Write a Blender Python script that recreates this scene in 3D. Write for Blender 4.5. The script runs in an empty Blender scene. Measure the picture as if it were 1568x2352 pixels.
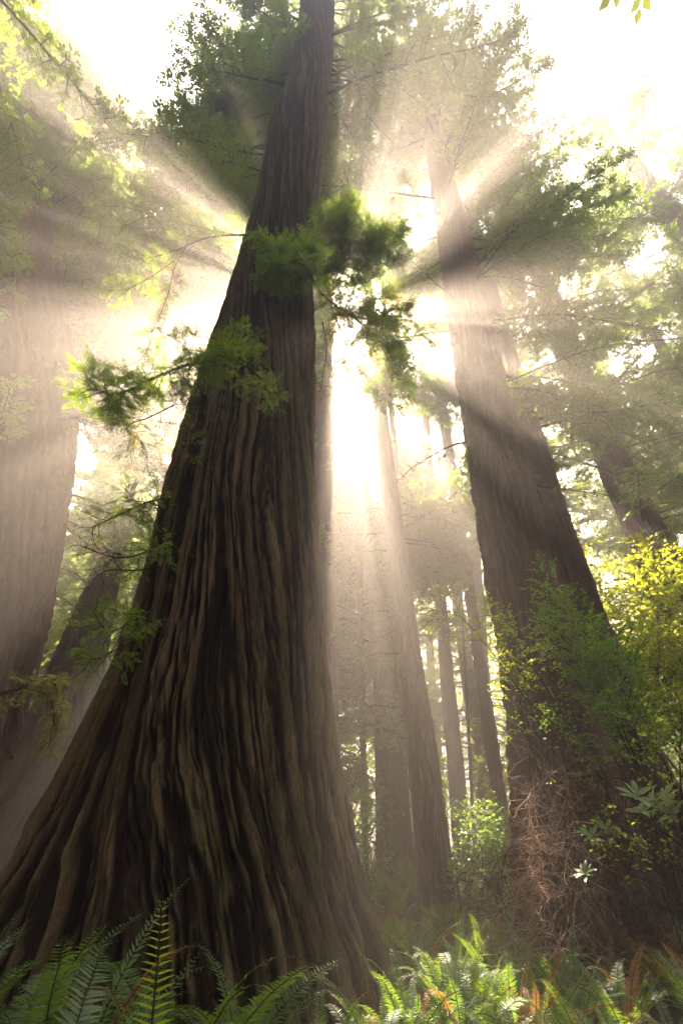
import bpy, math, random
import numpy as np
from mathutils import Vector, Matrix, Quaternion

SC = bpy.context.scene
COL = SC.collection
rnd = random.Random(7)
nr = np.random.default_rng(11)
R = math.radians

# ------------------------------------------------------------------ camera
FPX, PITCH, CAMZ = 1156.0, 33.8, 1.5          # focal length in pixels of a 1568x2352 frame
cam_d = bpy.data.cameras.new('camera')
cam_d.sensor_fit = 'VERTICAL'
cam_d.sensor_height = 36.0
cam_d.lens = 36.0 * FPX / 2352.0
cam_d.clip_start = 0.05
cam_d.clip_end = 3000
cam = bpy.data.objects.new('camera', cam_d)
COL.objects.link(cam)
cam.location = (0, 0, CAMZ)
cam.rotation_euler = (R(90 + PITCH), 0, 0)
SC.camera = cam

# ------------------------------------------------------------------ sky, sun, exposure
SUN_EL = 55.0
SUN_AZ = -1.0                                     # degrees towards +X of straight ahead (+Y)
world = bpy.data.worlds.new('World')
SC.world = world
world.use_nodes = True
nt = world.node_tree
bg = nt.nodes['Background']
sky = nt.nodes.new('ShaderNodeTexSky')
sky.sky_type = 'NISHITA'
sky.sun_disc = False
sky.sun_elevation = R(SUN_EL)
sky.sun_rotation = R(SUN_AZ)
sky.dust_density = 6.0
sky.air_density = 1.0
sky.ozone_density = 1.0
nt.links.new(sky.outputs[0], bg.inputs[0])
bg.inputs[1].default_value = 0.05
sun_d = bpy.data.lights.new('sun', 'SUN')
sun_d.energy = 5.0
sun_d.angle = R(0.5)
sun_d.color = (1.0, 0.80, 0.60)
sun = bpy.data.objects.new('sun', sun_d)
COL.objects.link(sun)
sdir = Vector((math.sin(R(SUN_AZ)) * math.cos(R(SUN_EL)), math.cos(R(SUN_AZ)) * math.cos(R(SUN_EL)), math.sin(R(SUN_EL))))
sun.rotation_euler = sdir.to_track_quat('Z', 'Y').to_euler()
sun.location = (0, 30, 100)
SC.view_settings.view_transform = 'Standard'
SC.view_settings.look = 'None'
SC.view_settings.gamma = 1.0
SC.view_settings.exposure = 3.65
SC.render.engine = 'CYCLES'
cy = SC.cycles
cy.use_denoising = True
try:
    cy.denoiser = 'OPENIMAGEDENOISE'
    cy.denoising_input_passes = 'RGB_ALBEDO_NORMAL'
    cy.denoising_prefilter = 'ACCURATE'
except Exception:
    pass
cy.max_bounces = 6
cy.diffuse_bounces = 3
cy.glossy_bounces = 1
cy.transmission_bounces = 3
cy.volume_bounces = 0
cy.transparent_max_bounces = 4
cy.caustics_reflective = False
cy.caustics_refractive = False
cy.use_light_tree = False
cy.sample_clamp_indirect = 8.0
HAZE_DENSITY = 0.0145

# ------------------------------------------------------------------ picture -> world
SP, CP = math.sin(R(PITCH)), math.cos(R(PITCH))
def at(px, py, Y):
    """Point on the plane y = Y seen at pixel (px, py) of the 1568x2352 frame."""
    u, v = (px - 784) / FPX, (1176 - py) / FPX
    t = Y / (CP - v * SP)
    return np.array((u * t, Y, CAMZ + (SP + v * CP) * t))
def depth(py, Y):
    v = (1176 - py) / FPX
    return Y / (CP - v * SP)

# ------------------------------------------------------------------ noise
_perm = np.random.default_rng(3).permutation(256)
_perm = np.concatenate([_perm, _perm, _perm])
_g = np.random.default_rng(4).normal(size=(256, 3))
_g /= np.linalg.norm(_g, axis=1)[:, None]
def perlin(x, y, z):
    xi, yi, zi = np.floor(x).astype(int), np.floor(y).astype(int), np.floor(z).astype(int)
    xf, yf, zf = x - xi, y - yi, z - zi
    xi &= 255; yi &= 255; zi &= 255
    f = lambda t: t * t * t * (t * (t * 6 - 15) + 10)
    u, v, w = f(xf), f(yf), f(zf)
    out = 0
    for dx in (0, 1):
        for dy in (0, 1):
            for dz in (0, 1):
                h = _perm[_perm[_perm[(xi + dx) & 255] + ((yi + dy) & 255)] + ((zi + dz) & 255)]
                gr = _g[h]
                d = gr[..., 0] * (xf - dx) + gr[..., 1] * (yf - dy) + gr[..., 2] * (zf - dz)
                out = out + d * (u if dx else 1 - u) * (v if dy else 1 - v) * (w if dz else 1 - w)
    return out * 1.5
def ground_z(x, y):
    x = np.asarray(x, float); y = np.asarray(y, float)
    d = np.hypot(x, y)
    ramp = np.clip((d - 14) * 0.05, 0, 1.6)
    return ramp + 0.22 * perlin(x * 0.11 + 5, y * 0.11, x * 0) + 0.06 * perlin(x * 0.5, y * 0.5, x * 0 + 3) - 0.05

# ------------------------------------------------------------------ mesh collector (all quads)
class MB:
    def __init__(s):
        s.v, s.f, s.m, s.n = [], [], [], 0
    def add(s, v, f, mat=0):
        v = np.asarray(v, float).reshape(-1, 3); f = np.asarray(f, int).reshape(-1, 4)
        s.v.append(v); s.f.append(f + s.n); s.m.append(np.full(len(f), mat, int)); s.n += len(v)
    def tube(s, pts, r0, r1, sides=4, mat=0):
        P = np.asarray(pts, float)
        n = len(P)
        T = np.gradient(P, axis=0)
        T /= np.linalg.norm(T, axis=1)[:, None] + 1e-9
        up = np.array((0, 0, 1.0)) if abs(T[0][2]) < 0.9 else np.array((1.0, 0, 0))
        A = np.cross(T, up); A /= np.linalg.norm(A, axis=1)[:, None] + 1e-9
        B = np.cross(T, A)
        rr = np.linspace(r0, r1, n)[:, None, None]
        a = np.linspace(0, 2 * np.pi, sides, endpoint=False)
        ring = P[:, None] + rr * (np.cos(a)[None, :, None] * A[:, None] + np.sin(a)[None, :, None] * B[:, None])
        i = np.arange(n - 1)[:, None] * sides
        j = np.arange(sides)[None]; k = (j + 1) % sides
        F = np.stack([i + j, i + k, i + sides + k, i + sides + j], -1)
        s.add(ring, F, mat)
    def scatter(s, tv, tf, pos, xdir, zdir, scale, mat=0):
        """place template (x forward, z normal) at pos"""
        pos = np.asarray(pos, float); N = len(pos)
        if N == 0: return
        X = np.asarray(xdir, float); X = X / (np.linalg.norm(X, axis=1)[:, None] + 1e-9)
        Z = np.asarray(zdir, float)
        Y = np.cross(Z, X); Y /= np.linalg.norm(Y, axis=1)[:, None] + 1e-9
        Z = np.cross(X, Y)
        sc = np.broadcast_to(np.asarray(scale, float), (N,))[:, None, None]
        tv = np.asarray(tv, float)
        V = pos[:, None] + sc * (tv[None, :, 0:1] * X[:, None] + tv[None, :, 1:2] * Y[:, None] + tv[None, :, 2:3] * Z[:, None])
        F = np.asarray(tf)[None] + (np.arange(N) * len(tv))[:, None, None]
        s.add(V, F, mat)
    def data(s, name, mats, smooth=False, attr=None):
        v = np.concatenate(s.v); f = np.concatenate(s.f); mi = np.concatenate(s.m)
        me = bpy.data.meshes.new(name)
        me.vertices.add(len(v)); me.vertices.foreach_set('co', v.astype(np.float32).ravel())
        me.loops.add(f.size); me.loops.foreach_set('vertex_index', f.astype(np.int32).ravel())
        me.polygons.add(len(f)); me.polygons.foreach_set('loop_start', (np.arange(len(f)) * 4).astype(np.int32))
        me.update(calc_edges=True)
        for m in mats: me.materials.append(m)
        me.polygons.foreach_set('material_index', mi.astype(np.int32))
        if smooth: me.polygons.foreach_set('use_smooth', np.ones(len(f), bool))
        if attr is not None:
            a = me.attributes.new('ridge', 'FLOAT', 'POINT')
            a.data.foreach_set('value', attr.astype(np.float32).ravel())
        me.validate()
        return me
    def build(s, name, mats, parent=None, smooth=False, attr=None):
        return link(name, s.data(name, mats, smooth, attr), parent)

def link(name, me, parent=None):
    o = bpy.data.objects.new(name, me)
    COL.objects.link(o)
    if parent is not None: o.parent = parent
    return o
def tag(o, label=None, cat=None, group=None, kind=None):
    if label: o['label'] = label
    if cat: o['category'] = cat
    if group: o['group'] = group
    if kind: o['kind'] = kind
    return o
def thing(name, loc, label, cat, group=None):
    o = bpy.data.objects.new(name, None)
    o.empty_display_size = 0.3
    COL.objects.link(o); o.location = loc
    return tag(o, label, cat, group)

# ------------------------------------------------------------------ materials
def new_mat(name):
    m = bpy.data.materials.new(name); m.use_nodes = True
    t = m.node_tree; t.nodes.clear()
    out = t.nodes.new('ShaderNodeOutputMaterial')
    return m, t, out
def mixcol(t, fac, a, b):
    n = t.nodes.new('ShaderNodeMix'); n.data_type = 'RGBA'
    for idx, val in ((0, fac), (6, a), (7, b)):
        if isinstance(val, bpy.types.NodeSocket): t.links.new(val, n.inputs[idx])
        else: n.inputs[idx].default_value = val if not isinstance(val, tuple) else (*val, 1)
    return n.outputs[2]
def noise(t, scale, detail, vec, sc3=None, rough=0.55):
    if sc3 is not None:
        mp = t.nodes.new('ShaderNodeMapping'); mp.inputs['Scale'].default_value = sc3
        t.links.new(vec, mp.inputs[0]); vec = mp.outputs[0]
    n = t.nodes.new('ShaderNodeTexNoise'); n.inputs['Scale'].default_value = scale
    n.inputs['Detail'].default_value = detail; n.inputs['Roughness'].default_value = rough
    t.links.new(vec, n.inputs['Vector'])
    return n.outputs[0]
def ramp(t, fac, lo, hi):
    n = t.nodes.new('ShaderNodeMapRange'); n.inputs[1].default_value = lo; n.inputs[2].default_value = hi
    t.links.new(fac, n.inputs[0]); n.clamp = True
    return n.outputs[0]
def bark(name, c_ridge, c_furrow, c_moss, moss=0.5, fib=1.0, bump=0.6):
    m, t, out = new_mat(name)
    tc = t.nodes.new('ShaderNodeTexCoord').outputs['Object']
    p = t.nodes.new('ShaderNodeBsdfPrincipled'); p.inputs['Roughness'].default_value = 0.9
    p.inputs['Specular IOR Level'].default_value = 0.25
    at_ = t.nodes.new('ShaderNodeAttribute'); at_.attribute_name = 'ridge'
    n1 = noise(t, 14 * fib, 6, tc, (1, 1, 0.07), 0.65)
    n2 = noise(t, 50 * fib, 4, tc, (1, 1, 0.10), 0.65)
    n3 = noise(t, 0.55, 5, tc, (1, 1, 0.6), 0.62)
    n4 = noise(t, 13.0, 6, tc, (1, 1, 0.5), 0.75)
    n5 = noise(t, 1.6, 6, tc, (1, 1, 0.35), 0.7)
    c = mixcol(t, ramp(t, n1, 0.35, 0.68), tuple(x * .8 for x in c_ridge), tuple(min(1, x * 1.35) for x in c_ridge))
    c = mixcol(t, ramp(t, n5, 0.50, 0.70), c, tuple(x * 0.5 for x in c_ridge))
    c = mixcol(t, ramp(t, n2, 0.5, 0.36), c, tuple(x * 0.6 for x in c_ridge))
    mm = t.nodes.new('ShaderNodeMath'); mm.operation = 'MULTIPLY'
    t.links.new(ramp(t, n3, 0.62 - 0.3 * moss, 0.78 - 0.2 * moss), mm.inputs[0]); t.links.new(ramp(t, n4, 0.42, 0.6), mm.inputs[1])
    c = mixcol(t, mm.outputs[0], c, c_moss)
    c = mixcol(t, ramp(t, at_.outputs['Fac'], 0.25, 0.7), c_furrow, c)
    t.links.new(c, p.inputs['Base Color'])
    ad = t.nodes.new('ShaderNodeMath'); ad.operation = 'ADD'
    t.links.new(n1, ad.inputs[0]); t.links.new(n2, ad.inputs[1])
    ad2 = t.nodes.new('ShaderNodeMath'); ad2.operation = 'ADD'
    t.links.new(ad.outputs[0], ad2.inputs[0]); t.links.new(n4, ad2.inputs[1])
    b = t.nodes.new('ShaderNodeBump'); b.inputs['Strength'].default_value = bump; b.inputs['Distance'].default_value = 0.12
    t.links.new(ad2.outputs[0], b.inputs['Height']); t.links.new(b.outputs[0], p.inputs['Normal'])
    t.links.new(p.outputs[0], out.inputs[0])
    return m
def leaf(name, ca, cb, trans=0.45, ct=None, gloss=0.06, nscale=1.3):
    m, t, out = new_mat(name)
    geo = t.nodes.new('ShaderNodeNewGeometry')
    n = noise(t, nscale, 3, geo.outputs['Position'])
    fac = t.nodes.new('ShaderNodeMath'); fac.operation = 'ADD'
    r = t.nodes.new('ShaderNodeMath'); r.operation = 'MULTIPLY'; r.inputs[1].default_value = 0.35
    t.links.new(geo.outputs['Random Per Island'], r.inputs[0])
    t.links.new(ramp(t, n, 0.3, 0.75), fac.inputs[0]); t.links.new(r.outputs[0], fac.inputs[1]); fac.use_clamp = True
    c = mixcol(t, fac.outputs[0], ca, cb)
    d = t.nodes.new('ShaderNodeBsdfDiffuse'); t.links.new(c, d.inputs[0])
    tr = t.nodes.new('ShaderNodeBsdfTranslucent')
    ct = ct or tuple(min(1, x * 2.2) for x in cb)
    c2 = mixcol(t, fac.outputs[0], tuple(x * 0.6 for x in ct), ct)
    t.links.new(c2, tr.inputs[0])
    mx = t.nodes.new('ShaderNodeMixShader'); mx.inputs[0].default_value = trans
    t.links.new(d.outputs[0], mx.inputs[1]); t.links.new(tr.outputs[0], mx.inputs[2])
    gl = t.nodes.new('ShaderNodeBsdfGlossy'); gl.inputs['Roughness'].default_value = 0.45
    mx2 = t.nodes.new('ShaderNodeMixShader'); mx2.inputs[0].default_value = gloss
    t.links.new(mx.outputs[0], mx2.inputs[1]); t.links.new(gl.outputs[0], mx2.inputs[2])
    t.links.new(mx2.outputs[0], out.inputs[0])
    return m
def plain(name, c, c2=None, scale=6, rough=0.9):
    m, t, out = new_mat(name)
    p = t.nodes.new('ShaderNodeBsdfPrincipled'); p.inputs['Roughness'].default_value = rough
    p.inputs['Specular IOR Level'].default_value = 0.2
    tc = t.nodes.new('ShaderNodeTexCoord').outputs['Object']
    n = noise(t, scale, 5, tc)
    t.links.new(mixcol(t, ramp(t, n, 0.3, 0.7), c, c2 or tuple(x * 0.6 for x in c)), p.inputs['Base Color'])
    t.links.new(p.outputs[0], out.inputs[0])
    return m
M = {}
M['bark_main'] = bark('old_bark', (0.30, 0.195, 0.115), (0.045, 0.026, 0.016), (0.16, 0.17, 0.04), 0.85, 1.0, 1.0)  # furrows redder by nature, coloured darker still in place of recess shade
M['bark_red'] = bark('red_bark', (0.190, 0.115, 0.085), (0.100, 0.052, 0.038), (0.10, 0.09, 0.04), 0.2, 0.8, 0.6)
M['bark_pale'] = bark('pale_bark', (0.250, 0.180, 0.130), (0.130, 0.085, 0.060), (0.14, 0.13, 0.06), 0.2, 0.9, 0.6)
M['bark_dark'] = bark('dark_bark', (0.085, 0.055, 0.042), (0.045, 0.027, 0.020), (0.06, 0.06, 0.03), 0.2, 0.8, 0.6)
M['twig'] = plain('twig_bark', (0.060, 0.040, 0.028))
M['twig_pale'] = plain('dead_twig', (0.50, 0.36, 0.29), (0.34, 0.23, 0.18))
M['needle'] = leaf('conifer_needles', (0.030, 0.085, 0.012), (0.075, 0.160, 0.020), 0.55, (0.46, 0.62, 0.07))
M['needle_near'] = leaf('near_conifer_needles', (0.055, 0.13, 0.014), (0.12, 0.23, 0.025), 0.5, (0.45, 0.65, 0.05), 0.05, 2.5)
M['needle_dry'] = leaf('dry_conifer_needles', (0.13, 0.075, 0.035), (0.10, 0.09, 0.03), 0.45, (0.50, 0.30, 0.12), 0.03, 2.5)
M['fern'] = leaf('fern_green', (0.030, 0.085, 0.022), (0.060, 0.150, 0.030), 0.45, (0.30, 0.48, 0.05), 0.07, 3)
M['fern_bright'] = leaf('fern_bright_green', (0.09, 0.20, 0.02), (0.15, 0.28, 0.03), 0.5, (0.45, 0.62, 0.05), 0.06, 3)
M['fern_dry'] = leaf('fern_rusty', (0.22, 0.09, 0.03), (0.30, 0.16, 0.05), 0.4, (0.6, 0.35, 0.1), 0.03, 3)
M['maple'] = leaf('maple_green', (0.07, 0.17, 0.015), (0.16, 0.28, 0.02), 0.6, (0.62, 0.70, 0.05), 0.04, 1.2)
M['maple_yellow'] = leaf('maple_yellow', (0.14, 0.24, 0.02), (0.26, 0.32, 0.03), 0.65, (0.78, 0.86, 0.06), 0.04, 1.2)
M['huckle'] = leaf('huckleberry_green', (0.075, 0.22, 0.018), (0.15, 0.36, 0.03), 0.5, (0.40, 0.65, 0.04), 0.06, 2)
M['rhodo'] = leaf('rhododendron_green', (0.08, 0.18, 0.03), (0.16, 0.28, 0.05), 0.5, (0.36, 0.48, 0.10), 0.08, 4)
M['moss'] = leaf('hanging_moss', (0.14, 0.16, 0.05), (0.22, 0.23, 0.08), 0.5, (0.5, 0.5, 0.15), 0.0, 3)

# ------------------------------------------------------------------ leaf templates
def quad(l, w, zc=0.0):   # diamond leaf pointing +x
    return np.array([(0, 0, 0), (l * .45, -w / 2, zc), (l, 0, 0), (l * .45, w / 2, zc)]), np.array([(0, 1, 2, 3)])
def comb(n, L, bl, bw, spread=55, twig=True):
    """a flat sprig: n pairs of blades on a short stem, plus a tip blade"""
    vs, fs = [], []
    k = 0
    for i in range(n):
        x0 = L * (i + 0.3) / n
        s = 1 - 0.45 * i / n
        for sgn in (-1, 1):
            a = R(spread) * sgn
            d = np.array((math.cos(a), math.sin(a), 0.12)); q = np.array((-math.sin(a), math.cos(a), 0))
            p = np.array((x0, 0, 0))
            vs += [p, p + d * bl * s * .5 - q * bw / 2, p + d * bl * s, p + d * bl * s * .5 + q * bw / 2]
            fs.append((k, k + 1, k + 2, k + 3)); k += 4
    v, f = quad(bl * 0.9, bw)
    vs += list(v + np.array((L * 0.9, 0, 0))); fs.append((k, k + 1, k + 2, k + 3))
    return np.array(vs), np.array(fs)
SPRIG_FAR = comb(1, 0.5, 0.62, 0.34, 42)
SPRIG_NEAR = comb(5, 1.05, 0.38, 0.12, 52)

# ------------------------------------------------------------------ branching sprays
def rotv(v, axis, ang):
    axis = axis / (np.linalg.norm(axis) + 1e-9)
    return v * math.cos(ang) + np.cross(axis, v) * math.sin(ang) + axis * np.dot(axis, v) * (1 - math.cos(ang))
def unit(v): return v / (np.linalg.norm(v) + 1e-9)
def curve(p, d, L, n, droop, wob, rg):
    pts = [p]; d = unit(np.array(d, float)); st = L / n
    for i in range(n):
        d = unit(d + np.array((rg.gauss(0, wob), rg.gauss(0, wob), rg.gauss(0, wob) - droop)))
        pts.append(pts[-1] + d * st)
    return np.array(pts)
def smooth_path(ctrl, n):
    c = np.array(ctrl, float); k = len(c)
    if k == 2: return np.linspace(c[0], c[1], n)
    t = np.linspace(0, k - 1, n); out = []
    for x in t:
        i = min(int(x), k - 2); f = x - i
        p0, p1, p2, p3 = c[max(i - 1, 0)], c[i], c[i + 1], c[min(i + 2, k - 1)]
        out.append(0.5 * ((2 * p1) + (-p0 + p2) * f + (2 * p0 - 5 * p1 + 4 * p2 - p3) * f * f + (-p0 + 3 * p1 - 3 * p2 + p3) * f ** 3))
    return np.array(out)
def grow(mb, main, r0, rg, sec_n, sec_len, ter_n, ter_len, leaf_gap, tmpl, size, droop=0.05, flat=0.5, start=0.1,
         wood=0, lm=1, leafy=1.0, spread=(35, 75), tip_r=0.004, wob=0.10, sides=4, taper=0.6, normal_jit=0.5, lmix=None):
    """a branch: main path, side twigs, twiglets, sprigs of foliage along the twiglets"""
    mb.tube(main, r0, tip_r, sides, wood)
    seg = np.linalg.norm(np.diff(main, axis=0), axis=1).sum()
    pos, xd, zd, mats = [], [], [], []
    def leaves(path, frac0=0.1):
        L = np.linalg.norm(np.diff(path, axis=0), axis=1).sum()
        n = max(1, int(L / leaf_gap))
        for i in range(n):
            if rg.random() > leafy: continue
            f = frac0 + (1 - frac0) * (i + rg.random()) / n
            x = min(f, 0.999) * (len(path) - 1); j = int(x); q = path[j] + (path[j + 1] - path[j]) * (x - j)
            t = unit(path[j + 1] - path[j])
            side = unit(np.cross(t, (0, 0, 1))) * (1 if i % 2 else -1)
            a = R(rg.uniform(15, 70))
            d = t * math.cos(a) + side * math.sin(a) + np.array((0, 0, rg.gauss(0, .25)))
            pos.append(q); xd.append(d)
            zd.append((rg.gauss(0, normal_jit), rg.gauss(0, normal_jit), 1.0))
            mats.append(lm if lmix is None or rg.random() > lmix[1] else lmix[0])
    for i in range(sec_n):
        f = start + (1 - start) * ((i + rg.random()) / sec_n)
        x = min(f, 0.995) * (len(main) - 1); j = int(x); p = main[j] + (main[j + 1] - main[j]) * (x - j)
        t = unit(main[j + 1] - main[j])
        lat = unit(np.cross(t, (0, 0, 1)) + 1e-6)
        upv = unit(np.cross(lat, t))
        sd = 1 if i % 2 else -1
        phi = rg.gauss(0, 1) * (1 - flat) * 1.6
        side = lat * sd * math.cos(phi) + upv * math.sin(phi)
        a = R(rg.uniform(*spread))
        d = t * math.cos(a) + side * math.sin(a)
        L2 = sec_len * (1 - taper * f) * rg.uniform(0.55, 1.15)
        sp = curve(p, d, L2, 5, droop, wob, rg)
        mb.tube(sp, max(tip_r, r0 * 0.30), tip_r * 0.8, 3, wood)
        nt_ = max(1, int(ter_n * L2 / sec_len))
        for k in range(nt_):
            g_ = 0.15 + 0.85 * (k + rg.random()) / nt_
            x = min(g_, 0.99) * (len(sp) - 1); jj = int(x); q = sp[jj] + (sp[jj + 1] - sp[jj]) * (x - jj)
            tt = unit(sp[jj + 1] - sp[jj])
            la = unit(np.cross(tt, (0, 0, 1)) + 1e-6) * (1 if k % 2 else -1)
            aa = R(rg.uniform(25, 65))
            dd = tt * math.cos(aa) + la * math.sin(aa) + np.array((0, 0, rg.gauss(0, 0.3 * (1.3 - flat))))
            tp = curve(q, dd, ter_len * rg.uniform(0.5, 1.2) * (1 - 0.4 * g_), 3, droop, wob * 1.2, rg)
            mb.tube(tp, tip_r * 0.8, tip_r * 0.5, 3, wood)
            leaves(tp, 0.0)
        leaves(sp, 0.4)
    leaves(main, 0.5)
    if pos:
        pos, xd, zd, mats = np.array(pos), np.array(xd), np.array(zd), np.array(mats)
        sz = size * np.exp(nr.normal(0, 0.22, len(pos)))
        for mt in np.unique(mats):
            k = mats == mt
            mb.scatter(tmpl[0], tmpl[1], pos[k], xd[k], zd[k], sz[k], int(mt))
    return seg

# ------------------------------------------------------------------ generic boughs (shared meshes), unit: metres, grows along +x
BOUGHS = []
for i in range(7):
    rg = random.Random(100 + i)
    mb = MB()
    L = rg.uniform(3.6, 4.6)
    mp = curve(np.zeros(3), (1, 0, rg.uniform(0.0, 0.35)), L, 9, 0.045 + 0.02 * (i % 3), 0.05, rg)
    grow(mb, mp, 0.045, rg, 26, rg.uniform(.9, 1.25), 7, 0.5, 0.08, SPRIG_FAR, 0.15, droop=0.05, flat=0.45, start=0.14, tip_r=0.007, wob=0.12, sides=5, taper=0.55, normal_jit=0.8)
    BOUGHS.append(mb.data('bough', [M['twig'], M['needle']]))
DENSE = []
for i in range(4):
    rg = random.Random(200 + i)
    mb = MB()
    L = rg.uniform(3.8, 4.8)
    mp = curve(np.zeros(3), (1, 0, rg.uniform(-0.1, 0.3)), L, 10, 0.05, 0.07, rg)
    grow(mb, mp, 0.05, rg, 34, 1.7, 10, 0.55, 0.075, SPRIG_FAR, 0.165, droop=0.05, flat=0.3, start=0.12, tip_r=0.007, wob=0.12, sides=5, taper=0.45, normal_jit=0.9)
    DENSE.append(mb.data('bough', [M['twig'], M['needle']]))

# ------------------------------------------------------------------ trunks
def trunk_mesh(Y, prof, top, nth, nz, mat, seed, flute=0.10, amp=0.085, base_flare=0.35, origin=None, twist=0.25, nfl=9, zpow=1.6, zfloor=None, frk=.85, hoff=.4):
    """prof: [(py, xleft, xright)] silhouette in the picture on the plane y = Y."""
    pr = sorted([(at((l + r) / 2, py, Y)[2], at((l + r) / 2, py, Y)[0], (r - l) / 2 / FPX * depth(py, Y)) for py, l, r in prof])
    zs = np.array([p[0] for p in pr]); xs = np.array([p[1] for p in pr]); rs = np.array([p[2] for p in pr])
    if zs[-1] > top - 6:
        zc = top * 0.72
        xc_, rc_ = np.interp(zc, zs, xs), np.interp(zc, zs, rs)
        k_ = zs < zc - 0.5
        zs, xs, rs = np.append(zs[k_], zc), np.append(xs[k_], xc_), np.append(rs[k_], rc_)
        if len(zs) < 3: zs, xs, rs = np.insert(zs, 0, zs[0] - 3), np.insert(xs, 0, xs[0]), np.insert(rs, 0, rs[0])
    sl = (xs[-1] - xs[-3 if len(xs) > 3 else 0]) / (zs[-1] - zs[-3 if len(xs) > 3 else 0])
    if top > zs[-1] + 1:
        hh = np.array([0.3, 0.6, 0.85, 1.0]); add_z = zs[-1] + (top - zs[-1]) * hh
        xs = np.append(xs, xs[-1] + sl * (add_z - zs[-1])); rs = np.append(rs, rs[-1] * (1 - 0.93 * hh)); zs = np.append(zs, add_z)
    g0 = float(ground_z(xs[0], Y)) - 0.4 if zfloor is None else zfloor
    if zs[0] > g0:
        sb = (xs[1] - xs[0]) / (zs[1] - zs[0]); rb = (rs[1] - rs[0]) / (zs[1] - zs[0])
        xs = np.insert(xs, 0, xs[0] + sb * (g0 - zs[0])); rs = np.insert(rs, 0, rs[0] + max(0, -rb) * (zs[0] - g0)); zs = np.insert(zs, 0, g0)
    lo, hi = min(zs[0], g0), zs[-1]
    z = lo + (hi - lo) * np.linspace(0, 1, nz) ** zpow
    k = np.ones(7) / 7
    dz = np.linspace(lo, hi, 400)
    def sm(a):
        b = np.interp(dz, zs, a); pb = np.pad(b, 6, mode='reflect', reflect_type='odd'); pb = np.convolve(np.convolve(pb, k, 'same'), k, 'same')
        return np.interp(z, dz, pb[6:-6])
    cx, rr = sm(xs), np.maximum(sm(rs), 0.02)
    th = np.linspace(0, 2 * np.pi, nth, endpoint=False)
    TH, Z = np.meshgrid(th, z); Rr = rr[:, None]
    TW = TH + twist * Z / 10.0
    c, s_ = np.cos(TW), np.sin(TW)
    so = seed * 17.3
    rad = max(rs[min(2, len(rs) - 1)], 0.3)
    # broad flutes, stronger at the foot
    wx, wy = c * nfl * 0.32, s_ * nfl * 0.32
    warp = 0.6 * perlin(c * 1.1 + so, s_ * 1.1, Z * 0.13)
    fl = perlin(wx + so + warp, wy - so, Z * 0.07 + seed)
    foot = np.exp(-np.maximum(Z - lo, 0) / (2.2 * rad))
    f1 = fl * flute * (0.55 + 1.8 * foot)
    # bark ribs: sharp furrows, rounded plates
    fr = nfl * frk
    def ring(ww, f_, zf, o_):
        a_ = TW + ww; return perlin(np.cos(a_) * f_ + so + o_, np.sin(a_) * f_ + o_, Z * zf / rad)
    w1 = 0.22 * perlin(c * 1.3, s_ * 1.3 + so, Z * 0.45 / rad) + 0.05 * perlin(c * 4, s_ * 4 + so, Z * 1.3 / rad)
    w2 = w1 + 0.10 * perlin(c * 2.5 + so, s_ * 2.5, Z * 0.9 / rad)
    w1 = w1 + 0.018 * perlin(c * 9, s_ * 9 + so, Z * 5.0 / rad)
    w2 = w2 + 0.012 * perlin(c * 20, s_ * 20 + so, Z * 12.0 / rad)
    q5 = perlin(c * fr * 1.8 + 4, s_ * fr * 1.8, Z * 9.0 / rad)
    q = ring(w1, fr, 0.30, 0)
    q2 = ring(w2, fr * 2.1, 1.1, 3.1)
    q3 = ring(w2, fr * 3.8, 2.6, 9.1)
    q4 = ring(w2, fr * 6, 3.2, 2.1)
    a1 = np.minimum(np.abs(q) * 2.4, 1.0) ** 0.85            # 0 in the furrow, 1 on the plate
    a2 = np.minimum(np.abs(q2) * 3.2, 1.0) ** 0.75
    a3 = np.minimum(np.abs(q3) * 2.0, 1.0)
    lum = perlin(c * 2.2 * nfl / 6 + so, s_ * 2.2 * nfl / 6, Z * 0.9 / rad)
    lum2 = perlin(c * 8 + so, s_ * 8, Z * 3.0 / rad)
    bark_h = 1.0 * (a1 - 1) + 0.85 * (a2 - 1) + 0.50 * (a3 - 1) + 0.30 * q4 + 0.40 * q5 + (0.6 * lum + 0.5 * lum2) * foot + 0.10 * lum2
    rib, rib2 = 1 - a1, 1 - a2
    bark_h = bark_h + hoff
    RR = Rr * (1 + f1) + amp * (0.35 + 0.65 * Rr / rad) * bark_h
    X = cx[:, None] + RR * np.cos(TH); Yv = Y + RR * np.sin(TH)
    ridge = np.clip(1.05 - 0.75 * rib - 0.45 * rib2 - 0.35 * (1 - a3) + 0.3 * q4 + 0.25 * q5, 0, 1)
    mb = MB()
    V = np.stack([X, Yv, Z], -1)
    if origin is not None: V = V - np.array(origin)
    i = np.arange(nz - 1)[:, None] * nth; j = np.arange(nth)[None]; kk = (j + 1) % nth
    mb.add(V, np.stack([i + j, i + kk, i + nth + kk, i + nth + j], -1))
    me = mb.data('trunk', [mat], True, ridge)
    fx = lambda zz: (float(np.interp(zz, z, cx)), float(np.interp(zz, z, rr)))
    return me, fx, lo, hi

def put_bough(parent, me, p, az, pitch, roll, s):
    o = bpy.data.objects.new('bough', me)
    COL.objects.link(o); o.parent = parent
    o.location = p
    o.rotation_euler = (roll, -pitch, az)
    o.scale = (s, s, s)
    return o

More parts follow.
